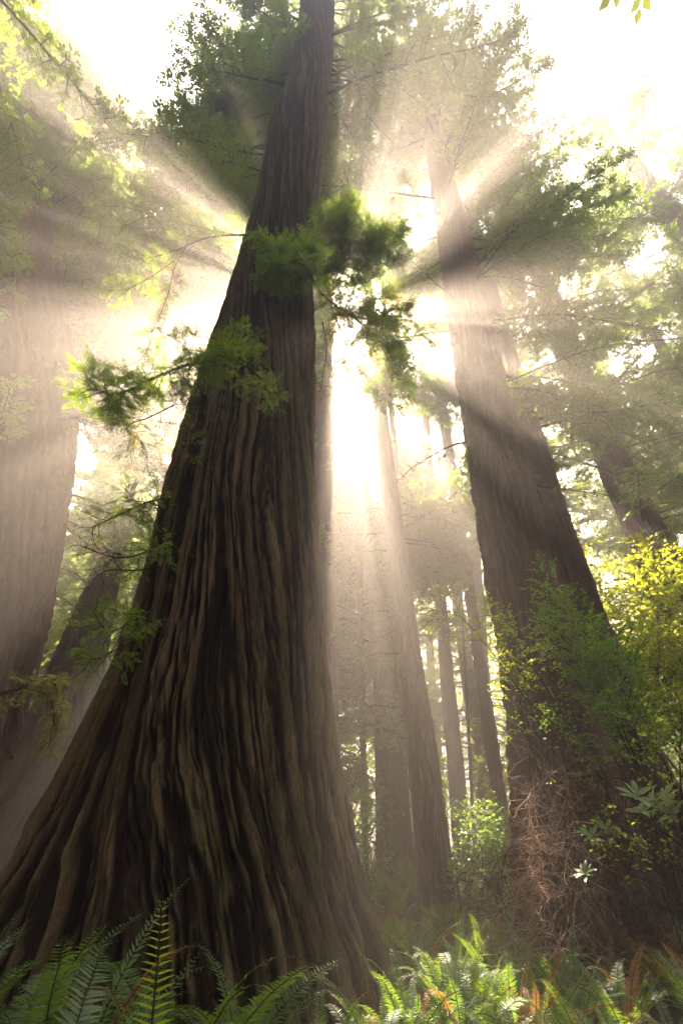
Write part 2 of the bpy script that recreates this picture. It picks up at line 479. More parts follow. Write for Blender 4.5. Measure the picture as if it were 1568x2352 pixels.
def keep_all(p): return True
def tree(Y, prof, top, label, nth=150, nz=320, mat='bark_red', seed=1, boughs=0, b_lo=10, b_hi=None, size=(0.8, 1.3), name='redwood_tree',
         cat='tree', meshes=None, keep=keep_all, az_fn=None, group=None, short=0.55, **kw):
    base = at((prof[0][1] + prof[0][2]) / 2, prof[0][0], Y) if prof[0][0] > prof[-1][0] else at((prof[-1][1] + prof[-1][2]) / 2, prof[-1][0], Y)
    org = (float(base[0]), Y, float(ground_z(base[0], Y)))
    root = thing(name, org, label, cat, group)
    me, fx, lo, hi = trunk_mesh(Y, prof, top, nth, nz, M[mat], seed, origin=org, **kw)
    link('trunk', me, root)
    rg = random.Random(seed * 7 + 1)
    b_hi = b_hi or hi - 1
    n = 0; tries = 0; ms = meshes or BOUGHS
    while n < boughs and tries < boughs * 16:
        tries += 1
        f = (n + rg.random()) / boughs
        zz = b_lo + (b_hi - b_lo) * f
        x, r = fx(zz)
        az = az_fn(rg) if az_fn else rg.uniform(-math.pi, math.pi)
        hfrac = (zz - b_lo) / max(b_hi - b_lo, 1)
        s = rg.uniform(*size) * (1 - short * max(0, (hfrac - 0.45) / 0.55))
        p = np.array((x + math.cos(az) * r * 0.8, Y + math.sin(az) * r * 0.8, zz))
        ok = False
        for shrink in (1.0, 0.75, 0.55):
            tip = p + np.array((math.cos(az), math.sin(az), 0)) * 3.8 * s * shrink
            if all(keep(p + (tip - p) * q_) for q_ in (.2, .45, .7, 1)):
                ok = True; s *= shrink; break
        if not ok:
            if rg.random() < 0.07: n += 1
            continue
        put_bough(root, ms[rg.randrange(len(ms))], p - np.array(org), az, rg.uniform(-0.35, 0.25), rg.uniform(-0.5, 0.5), s)
        n += 1
    return root, fx, org

# ------------------------------------------------------------------ the ground
def ground():
    r = np.concatenate([[0.01], np.geomspace(1.2, 130, 140)])
    th = np.linspace(0, 2 * np.pi, 220, endpoint=False)
    Rg, TH = np.meshgrid(r, th, indexing='ij')
    X, Y = Rg * np.sin(TH), Rg * np.cos(TH)
    V = np.stack([X, Y, ground_z(X, Y)], -1)
    mb = MB(); nt_ = len(th)
    i = np.arange(len(r) - 1)[:, None] * nt_; j = np.arange(nt_)[None]; k = (j + 1) % nt_
    mb.add(V, np.stack([i + j, i + nt_ + j, i + nt_ + k, i + k], -1))
    return tag(mb.build('ground', [plain('forest_floor', (0.075, 0.050, 0.030), (0.040, 0.045, 0.018), 2.5)], None, True), kind='structure')
ground()

# sunward columns kept free of boughs, so that the light falls through the canopy in shafts
SA = np.array((sdir.y, -sdir.x, 0)); SA = SA / np.linalg.norm(SA); SBv = np.cross(np.array(sdir), SA)
if SBv[2] < 0: SBv = -SBv
def col(p):
    d = np.asarray(p, float) - np.array((0, 0, CAMZ))
    return float(d @ SA), float(d @ SBv)
GAPS = [(85, 88.5), (60, 63.5), (40, 46.5), (7, 12), (-12, -6), (-34, -26), (-48, -46), (-60, -52), (-76, -69), (-97, -88), (112, 116), (139, 150), (167, 174), (177, 191), (201, 212), (217, 225)]
CLEAR = [((9.2, 15, 7.0), 3.2), ((1.2, 6.8, .5), 1.3), ((-6.5, 12, .9), 1.8), ((2.8, 8.5, 2.2), 1.7), ((5, 24, 6), 2.5), ((-6, 9, 10), 2.2), ((9, 26, 12), 3.0), ((2.2, 9, .6), 1.2), ((3, 14, .8), 1.4)]
CLEAR = [(col(c), r) for c, r in CLEAR]
def keep_shaft(p):
    ca, cb = col(p)
    for (qa, qb), r in CLEAR:
        if math.hypot(ca - qa, cb - qb) < r: return False
    a, b = col(p)
    ang = math.degrees(math.atan2(b, a)); rho = math.hypot(a, b)
    if rho < 0.5: return False
    if rho < 1.3 or rho > 8.5: return True
    mg = math.degrees(0.36 / rho)
    for lo, hi in GAPS:
        for k in (-360, 0, 360):
            if lo - mg <= ang + k <= hi + mg: return False
    return True

# ------------------------------------------------------------------ the great tree
MAIN_Y = 8.0
P_MAIN = [(2352, -95, 905), (2250, -45, 880), (2150, 8, 850), (2000, 85, 812), (1900, 132, 792), (1750, 205, 765), (1500, 303, 738), (1250, 365, 722), (1000, 430, 714),
          (750, 512, 718), (500, 580, 722), (300, 620, 748), (200, 662, 758), (60, 684, 766), (0, 690, 768)]
main_base = at(400, 2308, MAIN_Y)
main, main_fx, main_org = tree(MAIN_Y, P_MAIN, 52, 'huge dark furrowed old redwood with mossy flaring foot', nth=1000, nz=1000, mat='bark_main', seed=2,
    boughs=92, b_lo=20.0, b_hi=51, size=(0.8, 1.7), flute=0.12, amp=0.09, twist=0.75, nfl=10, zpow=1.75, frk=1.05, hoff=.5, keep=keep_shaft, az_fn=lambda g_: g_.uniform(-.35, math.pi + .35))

def px_path(pts, n=12):
    return smooth_path([at(x, y, d) for x, y, d in pts], n)
def main_branch(pts, r0, seed, sec_n, sec_len, ter_n, leafy=1.0, size=0.17, gap=0.075, flat=0.3, lm=1, lmix=None, ter_len=0.4, start=0.15, droop=0.03, taper=0.5, parent=None, tip=0.005, mats=None):
    rg = random.Random(seed); mb = MB()
    grow(mb, px_path(pts), r0, rg, int(sec_n * 1.35), sec_len, ter_n, ter_len, gap * .85, SPRIG_NEAR, size * .95, droop=droop, flat=flat, start=start, tip_r=tip, wob=0.16, sides=6, leafy=leafy, lm=lm, lmix=lmix, taper=taper, normal_jit=0.9)
    p = parent or main
    for k in range(len(mb.v)): mb.v[k] = mb.v[k] - np.array(p.location)
    return mb.build('bough', mats or [M['twig'], M['needle_near'], M['needle_dry']], p)
D0 = MAIN_Y
# left, upper pair
main_branch([(590, 545, D0), (520, 535, D0 - .2), (450, 520, D0 - .4), (400, 505, D0 - .5)], .03, 1, 13, .8, 6, lmix=(2, .15))
main_branch([(560, 540, D0), (480, 545, D0 - .5), (390, 580, D0 - .9), (320, 595, D0 - 1.1), (272, 590, D0 - 1.2)], .03, 2, 14, .75, 6, lmix=(2, .15))
main_branch([(430, 560, D0 - .6), (400, 620, D0 - .9), (385, 680, D0 - 1), (352, 760, D0 - 1.1)], .016, 3, 9, .45, 5, leafy=.8, lmix=(2, .45))
main_branch([(400, 600, D0 - .9), (340, 640, D0 - 1.1), (290, 665, D0 - 1.3), (250, 668, D0 - 1.4)], .016, 4, 10, .5, 5, lmix=(2, .1))
main_branch([(350, 760, D0 - 1.1), (345, 790, D0 - 1.1), (310, 835, D0 - 1.1), (220, 852, D0 - 1.1)], .007, 5, 3, .15, 1, leafy=.1, lmix=(2, 1))
# left, second
main_branch([(520, 830, D0 - 1.2), (440, 835, D0 - 1.6), (350, 870, D0 - 1.9), (270, 905, D0 - 2.1), (208, 890, D0 - 2.3)], .035, 6, 26, .8, 8, size=.15, gap=.06, droop=.02)
main_branch([(600, 870, D0 - 1.9), (550, 830, D0 - 2.1), (500, 815, D0 - 2.2), (420, 800, D0 - 2.3)], .02, 7, 16, .6, 7, size=.14, gap=.06, flat=.1)
main_branch([(560, 880, D0 - 1.9), (590, 890, D0 - 2.1), (630, 905, D0 - 2.2)], .012, 8, 7, .45, 5, size=.13)
main_branch([(480, 850, D0 - 1.6), (440, 920, D0 - 1.7), (430, 1000, D0 - 1.7), (425, 1060, D0 - 1.7)], .012, 9, 9, .35, 4, leafy=.5, lmix=(2, .6), size=.12)
main_branch([(400, 930, D0 - 1.8), (340, 960, D0 - 1.9), (290, 980, D0 - 2), (330, 1020, D0 - 2)], .012, 10, 10, .4, 4, leafy=.85, size=.13, lmix=(2, .4))
# left, third and lower
main_branch([(425, 1140, D0 - 1), (350, 1150, D0 - 1.4), (290, 1175, D0 - 1.7), (212, 1212, D0 - 1.9)], .022, 11, 14, .5, 5, size=.12, leafy=.9, lmix=(2, .25))
main_branch([(400, 1200, D0 - 1), (360, 1160, D0 - 1.4), (310, 1150, D0 - 1.7), (280, 1140, D0 - 1.8)], .012, 12, 8, .35, 4, size=.12, leafy=.8, lmix=(2, .3))
main_branch([(395, 1225, D0 - 1), (330, 1270, D0 - 1.5), (260, 1280, D0 - 1.8), (195, 1255, D0 - 2)], .018, 13, 10, .45, 4, size=.08, leafy=.12, lmix=(2, .8))
main_branch([(375, 1300, D0 - 1.1), (320, 1310, D0 - 1.5), (250, 1310, D0 - 1.8), (215, 1330, D0 - 2)], .012, 14, 8, .35, 4, size=.08, leafy=.1, lmix=(2, .8))
main_branch([(350, 1400, D0 - 1.3), (300, 1430, D0 - 1.7), (250, 1450, D0 - 2), (215, 1405, D0 - 2.2)], .014, 15, 12, .38, 5, size=.10, leafy=.8, lmix=(2, .2))
main_branch([(320, 1470, D0 - 1.5), (270, 1490, D0 - 1.8), (215, 1515, D0 - 2.1), (170, 1500, D0 - 2.3)], .010, 16, 9, .25, 4, size=.11, leafy=.9)
# tufts against the bark, left edge
for k, (x, y) in enumerate([(600, 545), (575, 790), (395, 1260), (352, 1430), (620, 880)]):
    main_branch([(x, y, D0 - 1.35), (x - 15, y - 10, D0 - 1.7), (x - 40, y + 10, D0 - 1.9)], .01, 30 + k, 6, .3, 4, size=.11, flat=.1)
# the dense bough across the sun
main_branch([(715, 640, D0 + .3), (760, 600, D0 - .3), (790, 550, D0 - .8), (775, 505, D0 - 1.1)], .045, 20, 32, 1.0, 11, size=0.190, gap=.05, flat=0.0, taper=.3)
main_branch([(705, 650, D0 - .6), (690, 610, D0 - 1.2), (665, 605, D0 - 1.5), (632, 615, D0 - 1.7)], .03, 21, 25, .8, 9, size=0.208, gap=.055, flat=0.0, taper=.3)
main_branch([(720, 650, D0 + .2), (790, 615, D0 - .3), (850, 590, D0 - .6), (890, 580, D0 - .8)], .045, 22, 32, 1.0, 11, size=0.190, gap=.05, flat=0.0, taper=.25)
main_branch([(735, 672, D0 + .2), (790, 715, D0 - .2), (860, 735, D0 - .5), (915, 700, D0 - .7)], .04, 23, 22, .8, 8, size=0.208, gap=.07, flat=0.1, lmix=(2, .35), taper=.3)
main_branch([(800, 720, D0 - .2), (860, 770, D0 - .5), (900, 830, D0 - .7), (890, 930, D0 - .8)], .03, 24, 27, .75, 8, size=0.195, gap=.06, flat=0.1, lmix=(2, .15), taper=.3)
main_branch([(760, 700, D0), (790, 780, D0 - .2), (820, 840, D0 - .3), (860, 880, D0 - .4)], .02, 25, 16, .7, 7, size=.12, gap=.08, flat=0.1, lmix=(2, .8), leafy=.7)
main_branch([(740, 740, D0), (750, 800, D0), (742, 860, D0), (735, 900, D0)], .02, 26, 12, .5, 6, size=.12, gap=.08, flat=0.1, lmix=(2, .6), leafy=.8)
main_branch([(860, 760, D0 - .5), (920, 775, D0 - .7), (965, 770, D0 - .9), (990, 785, D0 - 1)], .02, 27, 9, .5, 6, size=.13, gap=.08, lmix=(2, .3))
main_branch([(800, 850, D0 - .3), (795, 920, D0 - .3), (815, 970, D0 - .3), (835, 1010, D0 - .3)], .008, 28, 2, .2, 1, leafy=0)

# ------------------------------------------------------------------ the other trees
tree(22, [(2000, 700, 802), (1900, 705, 795), (1700, 700, 781), (1500, 700, 776), (1200, 698, 768), (900, 700, 766), (600, 712, 764), (400, 722, 764)], 52,
     'straight hazy redwood half hidden directly behind the great furrowed tree', mat='bark_red', seed=3, boughs=95, b_lo=13, size=(.9, 1.4), keep=keep_shaft, flute=.05)
tree(27, [(2010, 865, 962), (1900, 862, 945), (1700, 860, 931), (1500, 858, 918), (1300, 857, 905), (1000, 856, 890)], 24,
     'stout reddish trunk left of the slim leaning trunk', mat='bark_red', seed=4, boughs=20, b_lo=15, size=(.5,.9), keep=keep_shaft, flute=.06)
t4, t4f, t4o = tree(17, [(2100, 966, 1050), (2000, 957, 1040), (1850, 944, 1020), (1700, 930, 1000), (1500, 915, 966), (1300, 893, 938), (1100, 873, 911), (950, 860, 889), (800, 846, 872), (700, 838, 860)], 50,
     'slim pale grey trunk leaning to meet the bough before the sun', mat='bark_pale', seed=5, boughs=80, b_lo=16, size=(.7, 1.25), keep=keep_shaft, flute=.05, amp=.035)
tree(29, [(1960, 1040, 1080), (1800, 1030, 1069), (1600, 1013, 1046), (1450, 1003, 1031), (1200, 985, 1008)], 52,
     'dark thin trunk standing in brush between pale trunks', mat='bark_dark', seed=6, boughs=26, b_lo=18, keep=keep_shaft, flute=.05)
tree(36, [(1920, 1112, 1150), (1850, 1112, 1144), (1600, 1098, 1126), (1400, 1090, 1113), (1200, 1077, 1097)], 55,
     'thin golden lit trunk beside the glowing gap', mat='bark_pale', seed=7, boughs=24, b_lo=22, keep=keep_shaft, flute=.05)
t7, t7f, t7o = tree(10.5, [(2352, 1225, 1590), (2200, 1205, 1540), (2050, 1192, 1490), (1900, 1185, 1440), (1700, 1172, 1380), (1500, 1145, 1318), (1300, 1112, 1262), (1100, 1082, 1215), (900, 1055, 1165), (750, 1033, 1128),
      (600, 1012, 1092), (450, 992, 1050), (350, 980, 1030), (250, 972, 1006)], 52,
     'massive reddish redwood with bare twigs and creepers round its foot', nth=320, nz=620, mat='bark_red', seed=8, boughs=98, b_lo=13, size=(.6, 1.3), keep=keep_shaft, flute=.09, amp=.13, twist=-.25)
tree(13.5, [(1950, 1455, 1620), (1800, 1405, 1545), (1600, 1350, 1458), (1400, 1302, 1382), (1200, 1245, 1308), (1050, 1205, 1262), (800, 1140, 1180), (600, 1092, 1122), (450, 1056, 1084), (350, 1038, 1062)], 50,
     'twin trunk leaning close behind the massive reddish redwood', mat='bark_red', seed=9, boughs=70, b_lo=13, size=(.7, 1.2), keep=keep_shaft, flute=.07, nth=200, nz=420)
t8, t8f, t8o = tree(18, [(1800, 1640, 1790), (1600, 1580, 1690), (1330, 1482, 1578), (1250, 1452, 1538), (1100, 1386, 1460), (1000, 1352, 1420), (800, 1270, 1326), (700, 1240, 1290), (560, 1196, 1228), (450, 1168, 1196)], 48,
     'leaning redwood with long bare limbs above the yellow maple', mat='bark_red', seed=10, boughs=80, b_lo=11, size=(.7, 1.3), keep=keep_shaft, flute=.06, nth=200, nz=420)
t9, t9f, t9o = tree(15, [(1300, 1850, 1950), (900, 1720, 1790), (640, 1606, 1668), (540, 1545, 1600), (450, 1482, 1524), (350, 1424, 1448)], 52,
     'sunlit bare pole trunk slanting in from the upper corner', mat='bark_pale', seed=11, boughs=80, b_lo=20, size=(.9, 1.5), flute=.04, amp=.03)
t10, t10f, t10o = tree(13.5, [(1900, -480, -70), (1700, -360, 12), (1500, -290, 62), (1400, -250, 95), (1200, -190, 135), (1000, -150, 160), (800, -130, 165)], 50,
     'broad hazy trunk filling the edge behind the drifting light', mat='bark_red', seed=12, boughs=98, b_lo=11, b_hi=44, size=(1.0, 1.5), keep=keep_shaft, nth=320, nz=620, amp=.12)
tree(20, [(2020, -95, 95), (1900, -35, 132), (1800, 8, 166), (1700, 50, 204), (1550, 110, 236), (1400, 178, 262)], 17,
     'pale hazy redwood between the great tree and the broad trunk', mat='bark_red', seed=13, boughs=36, b_lo=8, size=(.6, 1.0), keep=keep_shaft)
tree(30, [(1850, 150, 182), (1800, 168, 196), (1600, 228, 262), (1450, 270, 302)], 16,
     'narrow hazy trunk seen just off the mossy flank', mat='bark_dark', seed=14, boughs=26, b_lo=7, size=(.5,.8), keep=keep_shaft)
tree(40, [(1900, 1008, 1030), (1600, 985, 1003), (1400, 972, 988)], 50, 'faint thin trunk between the pale and the dark trunk', mat='bark_red', seed=15, boughs=20, b_lo=18, keep=keep_shaft)
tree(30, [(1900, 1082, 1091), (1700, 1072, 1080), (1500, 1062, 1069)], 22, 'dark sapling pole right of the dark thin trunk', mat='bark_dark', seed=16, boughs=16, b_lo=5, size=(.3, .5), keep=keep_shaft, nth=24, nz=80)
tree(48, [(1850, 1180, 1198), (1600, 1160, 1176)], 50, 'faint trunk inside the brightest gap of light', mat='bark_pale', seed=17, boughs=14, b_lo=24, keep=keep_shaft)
# canopy trees whose trunks stand out of sight or high up behind
def keep_clear(p):
    ca, cb = col(p)
    return all(math.hypot(ca - qa, cb - qb) >= r for (qa, qb), r in CLEAR)
def canopy(Y, px, top, lab, seed, b_lo, size, n=48, w=26, dense=False, free=False):
    pf = []
    for py in (1800, 1200, 700, 350, 100):
        x = 784 + (px - 784) * (py + 650) / 1000.0          # verticals meet above the frame
        pf.append((py, x - w * (py + 650) / 1500, x + w * (py + 650) / 1500))
    return tree(Y, pf, top, lab, mat='bark_red', seed=seed, boughs=n, b_lo=b_lo, size=size, keep=keep_clear if free else keep_shaft, nth=60, nz=160, short=.45, meshes=DENSE if dense else None)
canopy(12, -160, 50, 'leafy redwood crown leaning in from the upper edge above the broad trunk', 18, 12, (1.3, 1.9), 70)
canopy(15, 130, 53, 'dense hazy crown high above the pale hazy redwood', 22, 22, (1.4, 2.0), 98, 16, True)
canopy(14, 640, 52, 'dark green crown spreading behind the great tree\'s upper trunk', 23, 22, (1.2, 1.8), 96, 20, True)
canopy(19, -60, 50, 'misty crown filling the light behind the broad trunk', 24, 10, (1.4, 2.0), 48)

canopy(14, 1010, 52, 'dark dense crown behind the massive reddish redwood\'s top', 26, 24, (1.2, 1.7), 64, 14)

canopy(22, 1290, 52, 'leafy redwood behind the leaning trunk with a dense dark crown', 20, 12, (1.1, 1.6), 80, 12)
canopy(24, 1480, 46, 'sunlit green crown beyond the leaning redwood\'s long limbs', 28, 8, (1.2, 1.8), 80)
canopy(21, 1640, 42, 'green crown cut off at the edge above the yellow maple', 29, 8, (1.3, 1.8), 80)
canopy(31, 1010, 52, 'tall redwood rising behind the massive reddish one', 21, 16, (1.2, 1.8), 80, 13)
canopy(30, 1180, 50, 'yellow-green lit redwood seen between the twin trunk and leaning redwood', 30, 6, (1.3, 1.9), 80, 13)
canopy(21, 856, 52, 'dense crown rising straight behind the slim pale trunk', 31, 13, (1.0, 1.5), 98, 6, True)
canopy(24, 805, 33, 'dense low boughs filling the strip of light beside the great tree', 36, 4, (.8, 1.2), 98, 5, False, True)
canopy(28, 835, 37, 'deep green boughs hanging behind the sunlit gap', 37, 8, (1.0, 1.5), 98, 5, True, True)
canopy(36, 820, 52, 'dusky crown low between the great tree and the slim pale trunk', 32, 6, (1.2, 1.8), 95, 6)
canopy(26, 610, 52, 'hazy crown seen on both flanks of the great tree', 34, 12, (1.3, 1.9), 56, 13, True)
canopy(17, 250, 53, 'misty upper crown between the great tree and the broad trunk', 35, 20, (1.3, 1.9), 70, 12, True)
canopy(27, 930, 50, 'airy hazy crown beside the dark thin trunk', 33, 12, (1.1, 1.7), 98, 10, True)

for k, (px_, Y_) in enumerate(((-6, -5), (5, -6), (0, -13), (-14, -8), (13, -3), (-13, 3))):  # out-of-view redwoods added to dim the skylight on haze and bark
    g_ = float(ground_z(px_, Y_)); rt = thing('redwood_tree', (px_, Y_, g_), 'unseen tall redwood added behind the viewpoint to dim the sky light', 'tree', 'unseen redwoods added behind the viewpoint')
    mb = MB(); mb.tube([(0, 0, -.4), (0, 0, 3), (0, 0, 20), (0, 0, 51)], 1.3, .1, 24); mb.build('trunk', [M['bark_red']], rt, True)
    rgb = random.Random(900 + k)
    for q in range(56):
        zz = 12 + 37 * q / 56; put_bough(rt, BOUGHS[q % 7], (0, 0, zz), rgb.uniform(-3.1, 3.1), rgb.uniform(-.35, .2), rgb.uniform(-.5, .5), rgb.uniform(1.2, 1.8))

# long bare limbs, dead stubs and hanging moss on the nearer trees
def limb(root, fx, Y, z, az, L, seed, leafy, rise=.15, r0=.05, mats=None, name='limb'):
    rg = random.Random(seed); x, r = fx(z); mb = MB(); o = np.array(root.location)
    p = np.array((x + math.cos(az) * r * .8, Y + math.sin(az) * r * .8, z)) - o
    mp = curve(p, (math.cos(az), math.sin(az), rise), L, 12, .015, .09, rg)
    if leafy < 0: mb.tube(mp, r0, .008, 6)
    else: grow(mb, mp, r0, rg, 14, L * .28, 5, .5, .14, SPRIG_FAR, .16, droop=.03, flat=.4, start=.25, tip_r=.008, wob=.15, sides=6, leafy=leafy, normal_jit=.9)
    return mb.build(name, mats or [M['twig'], M['needle']], root)
for k, (z, az, L) in enumerate(((14, .2, 6), (17, -.4, 7), (19, .5, 6.5), (21, -.1, 8), (23, .7, 6), (25, -.6, 7), (27, 2.9, 5), (29, .2, 7), (31, 3.4, 5), (18, 2.6, 4.5))):
    limb(t8, t8f, 18, z, az, L, 1200 + k, .35)
for k, (z, az, L) in enumerate(((22, 2.8, 6), (25, 3.4, 6), (28, .2, 5), (30, 2.6, 6), (33, 3.3, 6), (26, -2.6, 5))):
    limb(t9, t9f, 15, z, az, L, 1230 + k, .3)
for k, (z, az, L) in enumerate(((11, 2.9, 2.2), (13, -.4, 3), (15.5, 3.3, 2.6), (9.6, .4, 2.4), (17, -2.5, 2.5), (19, .1, 4), (22, 2.8, 4))):
    limb(t7, t7f, 10.5, z, az, L, 1260 + k, .25, r0=.03)
for k in range(12):
    limb(t4, t4f, 17, 5 + k * 1.05, random.Random(k).uniform(-3, 3), random.Random(k + 50).uniform(.25, 1.1), 1290 + k, -1, r0=.025, name='dead_stub')
MOSSY = [M['twig'], M['moss'], M['moss']]
main_branch([(-60, 1600, 10), (20, 1590, 9.6), (90, 1560, 9.3), (130, 1570, 9.1)], .05, 61, 16, .5, 6, size=.10, gap=.05, droop=.12, parent=t10, mats=MOSSY)
main_branch([(60, 1580, 9.5), (110, 1600, 9.2), (125, 1650, 9.1), (110, 1720, 9.1)], .02, 62, 14, .35, 6, size=.10, gap=.05, droop=.15, parent=t10, mats=MOSSY)

# ------------------------------------------------------------------ far conifers: three crowns shared by many trees
FAR = []
for i in range(3):
    rg = random.Random(400 + i)
    H = 1.0; mb = MB(); tb = MB()
    tb.tube([(0, 0, -.02), (0, 0, .3), (rg.gauss(0, .005), 0, .6), (0, 0, 1.0)], .018, .002, 10)
    pos, xd, zd = [], [], []
    for k in range(190):
        h = .10 + .88 * (k + rg.random()) / 190
        az = rg.uniform(0, 2 * math.pi); L = (.13 * (1 - h) + .035) * rg.uniform(.6, 1.3)
        d = np.array((math.cos(az), math.sin(az), rg.uniform(-.35, .25)))
        pth = curve(np.array((0, 0, h)), d, L, 5, .05, .05, rg)
        mb.tube(pth, .0018, .0005, 3, 0)
        for q in range(34):
            f = rg.random() ** .7; x = f * 4.99; j = int(x); c = pth[j] + (pth[j + 1] - pth[j]) * (x - j)
            sd = np.array((-d[1], d[0], 0)) * rg.gauss(0, .35) * L * (1.1 - f)
            pos.append(c + sd + np.array((0, 0, rg.gauss(0, .004)))); xd.append(d + np.array((rg.gauss(0, .8), rg.gauss(0, .8), rg.gauss(-.1, .3))))
            zd.append((rg.gauss(0, .8), rg.gauss(0, .8), 1))
    mb.scatter(SPRIG_FAR[0], SPRIG_FAR[1], pos, xd, zd, .0105 * np.exp(nr.normal(0, .3, len(pos))), 1)
    FAR.append((tb.data('trunk', [M['bark_red']], True), mb.data('crown', [M['twig'], M['needle']])))
rg = random.Random(77)
far_n = 0
spots = []
for k in range(4000):
    if far_n >= 80: break
    Y = rg.uniform(30, 90); x = rg.uniform(-.95, .95) * Y
    if any(math.hypot(x - a, Y - b) < 5.0 for a, b in spots): continue
    if 0 < x / Y < .42 and rg.random() < .5: continue
    H = rg.uniform(20, 46)
    a, b = col((x, Y, H))
    if abs(a) < 5: H = min(H, 26)
    if -11.5 < a < -5 or 1 < a < 4.5: H = min(H, 15)
    spots.append((x, Y)); far_n += 1
    root = thing('conifer', (x, Y, float(ground_z(x, Y))), 'hazy conifer in the far forest beyond the big trunks', 'tree', 'conifers far behind in the haze')
    root.scale = (H, H, H); root.rotation_euler = (0, 0, rg.uniform(0, 6.28))
    tm, cm = FAR[far_n % 3]
    link('trunk', tm, root); link('crown', cm, root)

# ------------------------------------------------------------------ ferns
def frond_mesh(seed, L, wide, arch, mat, pairs=46, wob=.03):
    rg = random.Random(seed); mb = MB()
    d = np.array((math.cos(R(72)), 0, math.sin(R(72)))); pts = [np.zeros(3)]; n = 16
    cs = rg.gauss(0, .05)
    for i in range(n):
        f = i / n
        d = unit(d + np.array((0.02, cs * .3 + rg.gauss(0, wob * .5), -arch * (.3 + 1.5 * f * f))))
        pts.append(pts[-1] + d * L / n)
    P = np.array(pts)
    mb.tube(P, .005 * L, .0015 * L, 4, 0)
    pos, xd, zd, sc = [], [], [], []
    for i in range(pairs):
        f = .14 + .85 * (i + .5) / pairs; x = f * (len(P) - 1.01); j = int(x); c = P[j] + (P[j + 1] - P[j]) * (x - j); t = unit(P[j + 1] - P[j])
        nrm = unit(np.cross(t, (0, 1, 0)))
        if nrm[2] < 0 : nrm = -nrm
        prof = min(1, (f - .08) / .16) * (1 - f) ** .55 * 1.25
        for s in (-1, 1):
            side = np.array((0, s, 0.0))
            dd = side * math.cos(R(18)) + t * math.sin(R(18)) + nrm * (.12 + rg.gauss(0, .07)) + t * rg.gauss(0, .05)
            pos.append(c); xd.append(dd); zd.append(nrm + np.array((rg.gauss(0, .12), 0, 0))); sc.append(wide * prof * rg.uniform(.9, 1.08))
    bw = .145
    tv = np.array([(0, 0, 0), (.25, -bw * .5, 0), (.25, bw * .6, 0), (.65, -bw * .42, -.03), (.65, bw * .42, -.03), (1, 0, -.09), (1.0, 0.004, -.09)])
    tf = np.array([(0, 1, 3, 2), (1, 3, 4, 2), (3, 5, 6, 4)]); tf = np.array([(0, 1, 2, 2), (1, 3, 4, 2), (3, 5, 6, 4)])
    tv = np.array([(0, -.02, 0), (0, .02, 0), (.2, -bw * .5, 0), (.2, bw * .62, 0), (.62, -bw * .42, -.03), (.62, bw * .42, -.03), (1, -.006, -.1), (1.0, 0.006, -.1)])
    tf = np.array([(0, 2, 3, 1), (2, 4, 5, 3), (4, 6, 7, 5)])
    mb.scatter(tv, tf, pos, xd, zd, sc, 1)
    return mb.data('frond', [M['twig'], mat])
FR = {}
for kind, mt in (('g', 'fern'), ('b', 'fern_bright'), ('r', 'fern_dry')):
    FR[kind] = [frond_mesh(500 + i * 3 + ord(kind), 1.0, .10 + .012 * (i % 3), .03 + .036 * i, M[mt], wob=.10) for i in range(6)]
def fern(x, y, n, size, label, seed, kind='g', group=None, lean=None, name='sword_fern', bright=0.0):
    rg = random.Random(seed)
    g = float(ground_z(x, y))
    root = thing(name, (x, y, g), label, 'fern', group)
    for i in range(n):
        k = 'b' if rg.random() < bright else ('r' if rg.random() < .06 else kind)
        o = bpy.data.objects.new('frond', FR[k][rg.randrange(6)])
        COL.objects.link(o); o.parent = root
        az = 2 * math.pi * (i + rg.random() * .8) / n
        tilt = rg.uniform(-.22, .42)
        o.rotation_euler = (rg.gauss(0, .12), tilt, az)
        s = size * rg.uniform(.7, 1.1); o.scale = (s, s, s)
        o.location = (math.cos(az) * .04, math.sin(az) * .04, -.02)
    return root
# near clump at the foot of the great tree
NEAR = [(-2.9, 4.9, 14, 1.35, 'arching fern at the very edge below the mossy root flare', 0.1), (-2.15, 4.6, 15, 1.5, 'tall dark fern before the spreading mossy root', 0.15),
        (-1.62, 4.1, 15, 1.6, 'thick fern with one long frond reaching up the bark', 0.3), (-1.05, 4.5, 15, 1.45, 'fern with drooping tips before the dark hollow of bark', 0.25),
        (-2.3, 3.4, 13, 1.4, 'fern crowding the lowest corner of the clump', 0.1), (-0.62, 5.0, 13, 1.15, 'small fern at the clump\'s inner end against the trunk', 0.1),
        (-1.35, 3.2, 13, 1.35, 'low dark fern beneath the brightest frond', 0.1), (-0.45, 3.9, 10, 0.95, 'little fern poking up below the bare bark', 0.2)]
for k, (x, y, n, s, lb, br) in enumerate(NEAR):
    fern(x, y, n + 5, s * 1.0, lb, 600 + k, 'g', bright=br)
M['fern_sun_tint'] = leaf('fern_sun_tint_green', (0.20, 0.38, 0.025), (0.32, 0.52, 0.04), 0.5, (0.55, 0.75, 0.06), 0.05, 3)  # frond stands in shade; its sunlight is put into the leaf colour
fb = thing('sword_fern', (-0.80, 3.2, float(ground_z(-.8, 3.2))), 'bright yellow-green fern frond standing upright before the trunk', 'fern')
SF = frond_mesh(999, 1.0, .088, .03, M['fern_sun_tint'], pairs=38, wob=.02)
for az, ti, s_, k in ((-1.5, -.12, 1.5, 0), (-2.4, .3, .75, 1), (.6, .4, .7, 2)):
    o = link('frond', SF if k == 0 else FR['b'][k], fb); o.rotation_euler = (0, ti, az); o.scale = (s_, s_, s_)
